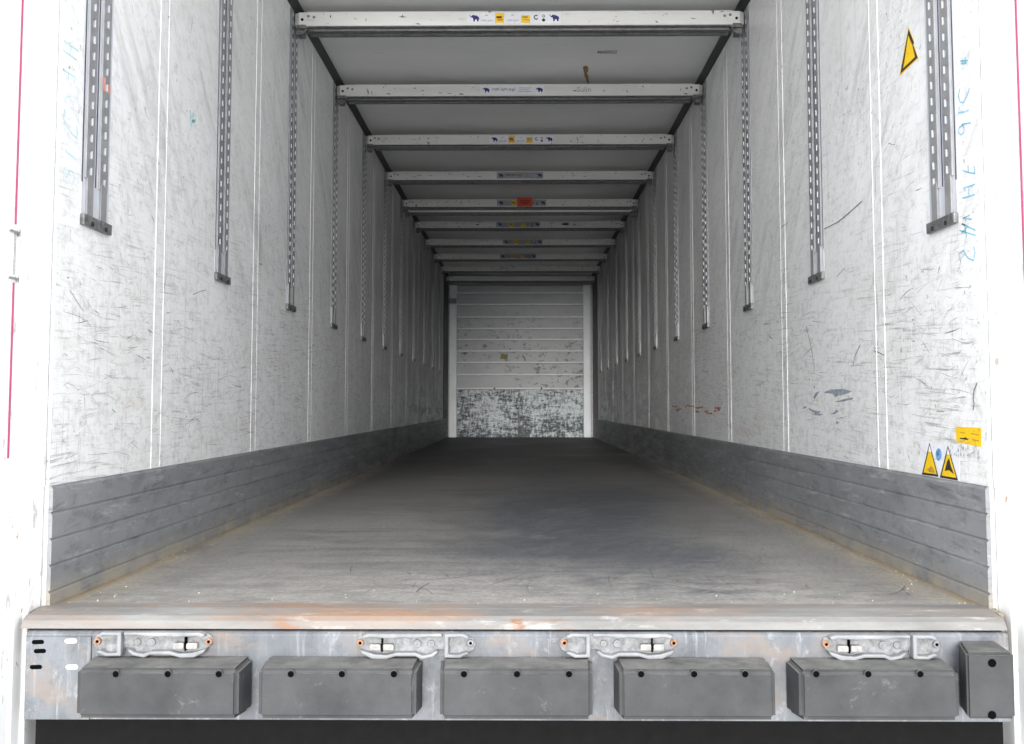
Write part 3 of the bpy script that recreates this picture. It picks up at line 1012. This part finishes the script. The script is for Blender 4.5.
rb = random.Random(11)
for i, y in enumerate(BEAMY):
    b = beam(y, BL[i])
    fy = y + LY
    if STX[i]:
        a, c = hit(STX[i][0], 200, 1, fy).x, hit(STX[i][1], 200, 1, fy).x
        sticker_long(b, (a + c) / 2, 0.505, 'paper' if i < 3 else 'greypaper')
    if i in STS:
        a, c = hit(STS[i][0], 200, 1, fy).x, hit(STS[i][1], 200, 1, fy).x
        sticker_short(b, (a + c) / 2, 0.42, 'paper' if i < 3 else 'greypaper')
    if i == 4:
        p0, p1 = hit(517.5, 196, 1, fy), hit(532.5, 206.5, 1, fy)
        m = MB()
        m.box(p0.x, p1.x, LY - 0.004, LY - 0.0018, p1.z - ZB, min(p0.z, ZB + 0.098) - ZB)
        ol = m.build('orange_label', 'orange', b, 0.0008, 'red-orange warning label')
        m = MB()
        for z, w in ((0.064, 0.05), (0.050, 0.055), (0.034, 0.035)):
            rect(m, -w, w, z - 0.004, z + 0.004)
        m.build('label_print', 'dkred', ol, 0, None, ((p0.x + p1.x) / 2, LY - 0.0046, 0))
    # scuffs and pencil scribbles on the front face
    m = MB()
    for k in range((24, 24, 24, 26, 34, 34, 34, 38, 60, 30)[i]):
        x, z = rb.uniform(-1.08, 1.08), rb.uniform(0.012, 0.07)
        if STX[i] and abs(x) < 0.36 or (i in STS and abs(x) < 0.3):
            continue
        an, L = rb.choice((rb.gauss(0, 0.25), rb.gauss(1.4, 0.5))), rb.uniform(0.01, 0.05)
        dx, dzz = math.cos(an) * L, math.sin(an) * min(L, 0.02)
        wv = rb.uniform(0.001, 0.004)
        z2 = max(0.008, min(0.075, z + dzz))
        nx, nz = -math.sin(an) * wv, math.cos(an) * wv
        if z - abs(nz) < 0.007 or z + abs(nz) > 0.077:
            continue
        m.poly(((x, LY - 0.0006, z), (x + dx * .5 + nx, LY - 0.0006, (z + z2) / 2 + nz), (x + dx, LY - 0.0006, z2), (x + dx * .5 - nx, LY - 0.0006, (z + z2) / 2 - nz)))
    if i == 5:
        for x, L, z, w in ((0.52, 0.10, 0.045, 0.014), (-0.49, 0.05, 0.040, 0.007), (0.63, 0.04, 0.036, 0.006)):
            m.poly([(x + L * (t - .5), LY - 0.0007, z + w * q) for t, q in ((0, 0), (.3, .9), (.75, 1), (1, .1), (.7, -.9), (.25, -.7))])
    o = m.build('scuff_marks', 'ink', b)
    o['kind'] = 'stuff'
    if i == 1:
        link('lettering', text_mesh('Sulin', 0.05, 'grey'), b, 0, 'pencilled word', (hit(584, 90, 1, fy).x, LY - 0.0006, 0.042))
beam(BEAMY[4] + 0.125, 'plain load beam pushed up behind the one with red-orange label', -0.030)
beam(BEAMY[9] - 0.115, 'smudged load beam hanging just before the front wall beam', -0.008)

# ------------------------------------------------------------------ door-lock keepers on the sill
def keeper(pxl, pxr, py, flip, label):
    a, b = hit(pxl, py, 1, FY - 0.01), hit(pxr, py, 1, FY - 0.01)
    L = b.x - a.x
    r = empty('lock_keeper', ((a.x + b.x) / 2, FY, a.z - 0.034))
    tag(r, label, 'lock keeper', 'lock keepers on the sill')
    q = -1 if flip else 1          # q=1: rollers left, notch right
    def X(u):                      # u in 0..1 along the keeper
        return q * (u - 0.5) * L
    H = 0.034
    def prof(pts):
        return [(X(u), H + v) for u, v in pts]
    MB().prism(prof([(0.0, 0.006), (0.02, 0.017), (0.08, 0.026), (0.90, 0.026), (0.975, 0.014), (1.0, 0.002), (0.975, -0.014), (0.87, -0.028), (0.74, -0.028),
                     (0.73, -0.012), (0.68, -0.012), (0.65, -0.024), (0.55, -0.030), (0.50, -0.022), (0.34, -0.022), (0.25, -0.030), (0.14, -0.028), (0.05, -0.012), (0.01, -0.004)]),
               1, -0.006, -0.0002).build('base_plate', 'keeperbase', r, 0.0015)
    MB().prism(prof([(0.05, 0.024), (0.10, 0.029), (0.72, 0.029), (0.72, 0.021), (0.62, 0.022), (0.50, 0.018), (0.38, 0.019), (0.30, 0.017), (0.12, 0.020), (0.07, 0.016)]),
               1, -0.026, -0.005).build('upper_rim', 'keeper', r, 0.003)
    MB().prism(prof([(0.04, -0.010), (0.09, -0.014), (0.16, -0.020), (0.26, -0.022), (0.34, -0.016), (0.50, -0.016), (0.56, -0.023), (0.63, -0.019), (0.665, -0.012),
                     (0.69, -0.014), (0.65, -0.026), (0.55, -0.032), (0.50, -0.025), (0.34, -0.025), (0.25, -0.032), (0.14, -0.031), (0.06, -0.020)]),
               1, -0.026, -0.005).build('lower_rim', 'keeper', r, 0.003)
    MB().prism(prof([(0.74, -0.028), (0.74, 0.029), (0.90, 0.029), (0.945, 0.022), (0.93, 0.016), (0.88, 0.021), (0.775, 0.020), (0.775, -0.020), (0.85, -0.021), (0.92, -0.014), (0.945, -0.018), (0.87, -0.029)]),
               1, -0.026, -0.005).build('catch_wall', 'keeper', r, 0.003)
    for u, mt in ((0.035, 'rust'), (0.955, 'bolt' if not flip else 'rust')):
        bo = MB().cyl((X(u), -0.006, H + 0.004), 0.0095, -0.006, 1, 12, 0.008).build('bolt', mt, r, 0.001)
        MB().cyl((X(u), -0.0121, H + 0.004), 0.004, -0.0006, 1, 8).build('socket', 'hole', bo)
    for u in (0.165, 0.275):
        MB().prism(prof([(u - 0.045, -0.012), (u + 0.045, -0.012), (u + 0.045, 0.0), (u + 0.035, 0.003), (u - 0.045, 0.003)]), 1, -0.022, -0.005).build('roller', 'rollerm', r, 0.003)
    MB().prism(prof([(0.215, -0.016), (0.225, -0.016), (0.225, 0.018), (0.215, 0.018)]), 1, -0.020, -0.005).build('roller_gap', 'hole', r)
    for u, ra in ((0.51, 0.0105), (0.625, 0.009)):
        bs = MB().cyl((X(u), -0.0055, H + 0.002), ra, -0.005, 1, 14, ra * 0.85).build('boss', 'keeper', r, 0.001)
        MB().cyl((X(u), -0.0106, H + 0.002), ra * 0.55, -0.0006, 1, 10).build('boss_hole', 'keeperbase', bs)
    return r


keeper(92, 213, 643, True, 'cast silver lock keeper on the sill nearest the slotted corner plate')
keeper(356, 476, 644.5, False, 'cast silver lock keeper left of the sill centre, rollers at its left')
keeper(559, 678, 644.5, True, 'cast silver lock keeper right of the sill centre, rusty inside')
keeper(822, 942, 646, False, 'cast silver lock keeper nearest the right corner buffer')


# ------------------------------------------------------------------ rubber buffers
def buffer(x0, x1, holes, label):
    a = hit(x0, 655, 1, FY).x
    b = hit(x1, 655, 1, FY).x
    zt = hit(520, 656, 1, FY).z
    r = empty('rubber_buffer', ((a + b) / 2, FY, zt - 0.13))
    tag(r, label, 'buffer', 'rubber buffers below the sill')
    w = (b - a) / 2
    m = MB()
    bm = bmesh.new()
    vs = []
    for (sx, y, z) in ((w, 0.0, 0.0), (w * 0.965, -0.105, 0.010)):
        vs += [bm.verts.new((-sx, y - 0.0002, z)), bm.verts.new((sx, y - 0.0002, z)), bm.verts.new((sx, y - 0.0002, 0.13 - (0.006 if y else 0))), bm.verts.new((-sx, y - 0.0002, 0.13 - (0.006 if y else 0)))]
    for q in ((0, 1, 2, 3), (7, 6, 5, 4), (0, 4, 5, 1), (1, 5, 6, 2), (2, 6, 7, 3), (3, 7, 4, 0)):
        bm.faces.new([vs[i] for i in q])
    bmesh.ops.recalc_face_normals(bm, faces=bm.faces)
    bmesh.ops.bevel(bm, geom=list(bm.edges), offset=0.010, segments=3, affect='EDGES')
    me = bpy.data.meshes.new('rubber_block')
    bm.to_mesh(me)
    bm.free()
    me.materials.append(M['rubber'])
    link('rubber_block', me, r)
    for hx in holes:
        p = hit(hx, 674, 1, FY - 0.105)
        lx, lz = p.x - r.location.x, p.z - r.location.z
        s = MB().prism([(lx + q, lz + t) for q, t in ring(0, 0, 0.0075, 0.0095, 0, 2 * math.pi, 16)], 1, -0.1070, -0.1020)
        s = s.build('hole_rim', 'rubber', r)
        MB().cyl((lx, -0.1066, lz), 0.0078, 0.004, 1, 14).build('bolt_hole', 'hole', r)


buffer(93, 253, (116, 168, 219), 'long grey rubber buffer beside the slotted corner plate')
buffer(267, 423, (291, 342, 394), 'second long rubber buffer from the slotted corner plate')
buffer(441, 592, (464, 517, 569), 'middle long rubber buffer, pale scrape along its top')
buffer(613, 767, (641, 694, 745), 'long rubber buffer fourth from the slotted corner plate')
buffer(785, 943, (816, 868, 920), 'long rubber buffer under the keeper next to the corner block')
# pale scrape on the middle buffer
r = empty('corner_buffer', (hit(985, 655, 1, FY).x, FY, -0.21))
tag(r, 'chunky square rubber buffer at the right corner of the sill', 'buffer')
a = hit(958, 640, 1, FY).x - r.location.x
a2 = hit(966, 652, 1, FY - 0.11).x - r.location.x
b2 = hit(1014, 652, 1, FY - 0.11).x - r.location.x
zt = hit(980, 640.5, 1, FY).z + 0.21
bm = bmesh.new()
vs = [bm.verts.new(c) for c in ((a, -0.0002, 0), (b2 + 0.01, -0.0002, 0), (b2 + 0.01, -0.0002, zt), (a, -0.0002, zt),
                                (a2, -0.11, 0.006), (b2, -0.11, 0.006), (b2, -0.11, zt - 0.003), (a2, -0.11, zt - 0.003))]
for q in ((0, 1, 2, 3), (7, 6, 5, 4), (0, 4, 5, 1), (1, 5, 6, 2), (2, 6, 7, 3), (3, 7, 4, 0)):
    bm.faces.new([vs[i] for i in q])
bmesh.ops.recalc_face_normals(bm, faces=bm.faces)
bmesh.ops.bevel(bm, geom=list(bm.edges), offset=0.006, segments=2, affect='EDGES')
me = bpy.data.meshes.new('rubber_block')
bm.to_mesh(me)
bm.free()
me.materials.append(M['rubber'])
link('rubber_block', me, r)
p = hit(992, 663, 1, FY - 0.11)
MB().cyl((p.x - r.location.x, -0.1115, p.z + 0.21), 0.0095, 0.004, 1, 14).build('bolt_hole', 'hole', r)
p = hit(992, 715, 1, FY - 0.11)
MB().cyl((p.x - r.location.x, -0.1115, p.z + 0.21), 0.0095, 0.004, 1, 14).build('bolt_hole', 'hole', r)


# ------------------------------------------------------------------ stickers on the right wall
def flat_on_wall(name, px, mat, parent=None, off=0.0012, thick=0.0006, label=None, side=1):
    q = wall_px(px, side, off)
    x0 = side * (HW - off)
    m = MB()
    m.prism(q, 0, x0, x0 - side * thick)
    return m.build(name, mat, parent, 0, label)


def inset(pts, k):
    cx = sum(p[0] for p in pts) / len(pts)
    cy = sum(p[1] for p in pts) / len(pts)
    return [(cx + (p[0] - cx) * k, cy + (p[1] - cy) * k) for p in pts]


def wall_thing(name, px, label, cat, group=None):
    q = wall_px(px, 1)
    r = empty(name, (HW, sum(p[0] for p in q) / len(q), min(p[1] for p in q)))
    tag(r, label, cat, group)
    return r


def adopt(o, r):
    o.parent = r
    o.matrix_parent_inverse = Matrix.Translation(-r.location)
    return o


T = [(908.7, 29), (914.0, 42.5), (913.3, 45), (917.7, 57.4), (900.6, 73.5)]
r = wall_thing('warning_sticker', T, 'torn yellow warning triangle high on the right wall beside the first rail', 'sticker', 'warning stickers on the right wall')
adopt(flat_on_wall('sticker_rim', inset(T, 1.10), 'yellow', None, 0.0002, 0.0005), r)
adopt(flat_on_wall('sticker_border', T, 'ink', None, 0.0009), r)
adopt(flat_on_wall('sticker_face', [(908.4, 36), (912.2, 45), (914.9, 57.0), (903.4, 68.2)], 'yellow', None, 0.0017), r)
for TT, lab, mk in (([(929.6, 442.8), (922, 474.5), (938.4, 476.7)], 'scraped yellow warning triangle above the right kick board, farther from the post',
                     [(927, 470), (931, 466), (934, 469), (935, 473), (930, 472)]),
                    ([(948, 445.5), (940, 477.5), (958, 480.4)], 'yellow warning triangle with black figure above the right kick board, under the yellow plate',
                     [(945, 471), (947, 462), (949, 458), (951, 466), (954, 474), (949, 470)])):
    r = wall_thing('warning_sticker', TT, lab, 'sticker', 'warning stickers on the right wall')
    adopt(flat_on_wall('sticker_border', TT, 'ink', None, 0.0009), r)
    adopt(flat_on_wall('sticker_face', inset(TT, 0.80), 'yellow', None, 0.0017), r)
    adopt(flat_on_wall('sticker_figure', mk, 'ink' if mk[0][0] > 940 else 'amber', None, 0.0025), r)
    top = TT[0]
    adopt(flat_on_wall('sticker_tip', [(top[0], top[1] + 3), (top[0] - 1.2, top[1] + 9), (top[0] + 1.6, top[1] + 9)], 'paper', None, 0.0026), r)
BACK = [(920.5, 441.5), (960, 446), (959.5, 481), (920, 475.5)]
r = wall_thing('warning_label_sheet', BACK, 'white label sheet behind the two yellow triangles', 'sticker')
adopt(flat_on_wall('sheet', BACK, 'paper', None, 0.0002, 0.0004), r)
adopt(flat_on_wall('blue_disc', [(938.7 + 3 * math.cos(a / 12 * 6.283), 454.5 + 6.3 * math.sin(a / 12 * 6.283)) for a in range(12)], 'blue', None, 0.0008, 0.0004, 'faded blue disc'), r)
Q = [(955.9, 426.7), (981.7, 428.0), (981.5, 447), (956.5, 442)]
r = wall_thing('yellow_notice', Q, 'oblong yellow notice sticker low on the right wall near the post', 'sticker')
adopt(flat_on_wall('notice', Q, 'yellow', None, 0.0002, 0.0006), r)
for i, L in enumerate(([(960, 437.5), (966, 438.4), (966, 439.8), (960, 438.9)], [(965, 437), (968.4, 439.4), (967.5, 440.3), (964.4, 438.2)], [(971, 433), (979, 434.2), (979, 435.4), (971, 434.2)],
          [(972, 439), (979, 440.2), (979, 441.4), (972, 440.2)], [(960, 432), (965, 432.6), (965, 433.4), (960, 432.8)], [(978.5, 428.5), (979.6, 428.6), (979.6, 431), (978.5, 430.8)])):
    adopt(flat_on_wall('notice_print', L, 'ink' if i < 2 else 'amber', None, 0.0009, 0.0004), r)

# ------------------------------------------------------------------ marker writing and wear on the side walls (parts of the walls)
def marks(side, wall, strokes, mat, width, name, label, off=0.0008, kind=None):
    m = MB()
    for st in strokes:
        stroke(m, wall_px(st, side, off), width, side, side * (HW - off))
    o = m.build(name, mat, wall, 0, label)
    if kind:
        o['kind'] = kind
    return o


def Z(st, x0, y0, k):
    return [[(x0 + a / k, y0 + b / k) for a, b in s] for s in st]


right_writing = Z([[(245, 590), (264, 586), (283, 579)], [(248, 561), (283, 549)], [(265, 585), (264, 555)],
                   [(246, 508), (264, 514), (283, 517)], [(282, 517), (280, 494)], [(263, 514), (262, 492)],
                   [(270, 366), (250, 369), (236, 380), (233, 395), (241, 402), (250, 394), (250, 380), (244, 369)],
                   [(237, 320), (233, 336), (250, 334), (264, 328)],
                   [(238, 264), (233, 284), (238, 304), (248, 306), (256, 290), (263, 276), (266, 262)],
                   [(238, 182), (262, 180)], [(240, 190), (258, 187)], [(246, 172), (246, 192)], [(254, 170), (254, 190)]], 880, 0, 2.979)
right_writing += Z([[(92, 542), (70, 552), (98, 556)], [(66, 600), (88, 576), (68, 570), (110, 590)], [(60, 590), (110, 606)], [(76, 570), (82, 612)],
                    [(64, 690), (58, 664), (72, 652), (86, 676), (104, 684), (108, 660), (104, 640)]], 940, 40, 3.1)
marks(1, wall_r, right_writing, 'cyan', 0.0042, 'marker_writing', 'blue marker writing running up the wall, with HF 975')
left_writing = Z([[(100, 84), (160, 130)], [(96, 124), (152, 166)], [(130, 106), (122, 146)],
                  [(98, 206), (145, 236)], [(145, 236), (142, 262)], [(118, 218), (116, 248)],
                  [(106, 322), (126, 316)],
                  [(104, 368), (96, 404), (112, 440), (132, 470), (150, 488), (156, 466), (148, 432)],
                  [(104, 540), (126, 556), (150, 578)],
                  [(104, 606), (96, 636), (110, 650), (124, 620), (138, 628), (142, 654), (134, 676)]], 40, 20, 4.13)
marks(-1, wall_l, left_writing, 'cyan2', 0.0042, 'marker_writing', 'faded cyan marker writing running down the wall beside the first rail')
marks(-1, wall_l, [[(190, 110), (191, 118), (194, 112)], [(190, 116), (191, 127), (193, 118), (196, 127)], [(192, 122), (196, 120)]], 'cyan2', 0.012, 'marker_blot', 'small cyan blot')
# blue-grey glue residue of a torn-off sticker
resid = [[(285, 60), (300, 52), (298, 72)], [(283, 150), (305, 110), (345, 92), (322, 118), (296, 165)], [(370, 110), (430, 82), (540, 76), (615, 97), (560, 122), (500, 132), (470, 148), (455, 118), (410, 112)],
         [(468, 184), (560, 160), (622, 150), (618, 164), (540, 184), (490, 190)], [(240, 236), (262, 245), (300, 262), (350, 268), (330, 284), (372, 294), (340, 304), (280, 298), (300, 284), (268, 270)],
         [(430, 294), (470, 270), (480, 250), (502, 268), (470, 290)], [(195, 240), (215, 222), (228, 230), (210, 246)], [(480, 350), (508, 362), (480, 380)]]
for i, pg in enumerate(resid):
    q = [(780 + a / 8.533, 380 + b / 8.533) for a, b in pg]
    flat_on_wall('glue_residue', q, 'bluegrey', wall_r, 0.0003, 0.0004, 'blue-grey scrap left by a torn-off sticker')
# red paint scrapes
rr = random.Random(5)
sts = []
for (cx, cy, w, h) in ((675, 408, 6, 7), (697.5, 409, 8, 5), (716, 410, 4, 5), (688, 405, 10, 3), (708, 412, 9, 3)):
    for k in range(5):
        x = cx + rr.uniform(-.5, .5) * w
        y = cy + rr.uniform(-.5, .5) * h
        sts.append([(x, y), (x + rr.uniform(1.5, 4), y + rr.uniform(0, 0.7))])
marks(1, wall_r, sts, 'redmark', 0.011, 'red_scrapes', 'row of faded red paint scrapes', 0.0011)


def scuffs(side, wall, seed):
    R = random.Random(seed)
    dark, mid, pale = MB(), MB(), MB()
    x = side * (HW - 0.0010)
    xp = side * (HW - 0.0008)
    def blocked(y, z, L):
        for ry in RAILY:
            if z > 0.98 and abs(y - ry) < 0.12 + L:
                return True
        return False
    for i in range(2800):
        y = Y0 + 0.05 + (R.random() ** 1.35) * 12.8
        kind = R.random()
        if kind < 0.55:            # near-level scratches, low on the wall
            z = 0.36 + abs(R.gauss(0, 0.55)) if R.random() < 0.6 else R.gauss(0.72, 0.12)
            an = R.gauss(0, 0.22)
            L = R.expovariate(1 / 0.06) + 0.015
        elif kind < 0.85:          # oblique rubs, high on the wall
            z = R.uniform(0.9, 2.5)
            an = R.gauss(-0.85, 0.35)
            L = R.expovariate(1 / 0.045) + 0.012
        else:                      # upright ticks
            z = R.uniform(0.36, 2.4)
            an = math.pi / 2 + R.gauss(0, 0.15)
            L = R.expovariate(1 / 0.045) + 0.012
        L = min(L, 0.4)
        if z < 0.34 or z > 2.6:
            continue
        n = 5
        pts, ww = [], []
        w0 = R.choice((0.0008, 0.0011, 0.0015, 0.002)) if R.random() < 0.93 else R.uniform(0.003, 0.006)
        cy, cz, a = y, z, an
        for k in range(n):
            pts.append((cy, max(0.335, min(2.62, cz))))
            ww.append(w0 * (0.25 + math.sin(math.pi * (k + 0.5) / n)) * R.uniform(0.5, 1.2))
            a += R.gauss(0, 0.07)
            cy += math.cos(a) * L / n
            cz += math.sin(a) * L / n
        if blocked(y + L / 2 * math.cos(an), z, abs(L * math.cos(an)) / 2):
            continue
        if min(p[0] for p in pts) < Y0 + 0.01 or max(p[0] for p in pts) > Y1 - 0.1:
            continue
        stroke(dark if R.random() < 0.35 else mid, pts, [q * 0.75 for q in ww], side, x)
    for i in range(170):
        y = Y0 + 0.1 + (R.random() ** 1.3) * 11
        z = R.uniform(0.36, 1.4)
        L = R.expovariate(1 / 0.12) + 0.03
        an = math.pi / 2 + R.gauss(0, 0.12) if R.random() < 0.7 else R.gauss(0, 0.3)
        L = min(L, 0.35)
        if blocked(y, z + L, 0.05):
            continue
        pts = [(y + math.cos(an) * L * t + R.gauss(0, 0.002), min(2.6, z + math.sin(an) * L * t)) for t in (0, .35, .7, 1)]
        if min(p[1] for p in pts) < 0.33:
            continue
        stroke(pale, pts, [0.001, 0.004, 0.003, 0.001], side, xp)
    o = dark.build('scuff_marks', 'scuff', wall)
    o['kind'] = 'stuff'
    o = mid.build('faint_scuffs', 'midscuff', wall)
    o['kind'] = 'stuff'
    o = pale.build('pale_scratches', 'pale', wall)
    o['kind'] = 'stuff'


scuffs(-1, wall_l, 21)
scuffs(1, wall_r, 22)
# smudge under the yellow notice
sts = []
for k in range(46):
    x = rr.uniform(950, 979)
    y = rr.uniform(443.5, 456) + (x - 965) * 0.1
    sts.append([(x, y), (x + rr.uniform(-0.6, 0.6), y + rr.uniform(1.2, 3.6))])
o = marks(1, wall_r, sts, 'grey', 0.0022, 'black_smudge', 'grey scraped smudge under the yellow notice', 0.0026, 'stuff')
# long dark curl by the post and a few strong scuffs seen in the middle of the right wall
marks(1, wall_r, [[(977, 383), (974, 390), (973, 398), (974, 404), (973, 410)], [(806, 326), (809, 338), (812, 352), (814, 366), (814, 374)], [(860, 345), (855, 356), (853, 366)],
                  [(824, 229), (838, 222), (850, 212), (862, 201)]], 'scuff', 0.0045, 'strong_scuffs', None, 0.0012, 'stuff')

# ------------------------------------------------------------------ scratches dragged across the floor
R = random.Random(31)
m = MB()
for i in range(260):
    x, y = R.gauss(0.3, 0.5), 2.75 + R.random() ** 1.5 * 6
    an, L = R.choice((R.gauss(1.5, 0.3), R.gauss(0.2, 0.5), R.gauss(2.6, 0.4))), R.uniform(0.05, 0.35)
    bend, n, pts = R.gauss(0, 0.12), 6, []
    for k in range(n):
        pts.append((x, y))
        x += math.cos(an) * L / n
        y += math.sin(an) * L / n
        an += bend
    if max(abs(p[0]) for p in pts) > 1.15 or min(p[1] for p in pts) < 2.66:
        continue
    w = R.choice((0.0006, 0.001, 0.0016))
    for k in range(n - 1):
        (xa_, ya_), (xb_, yb_) = pts[k], pts[k + 1]
        d = Vector((xb_ - xa_, yb_ - ya_)).normalized()
        q = Vector((-d.y, d.x)) * w
        m.poly(((xa_ + q.x, ya_ + q.y, 0.0008), (xb_ + q.x, yb_ + q.y, 0.0008), (xb_ - q.x, yb_ - q.y, 0.0008), (xa_ - q.x, ya_ - q.y, 0.0008)))
o = m.build('floor_scratches', 'floorscratch', floor)
o['kind'] = 'stuff'
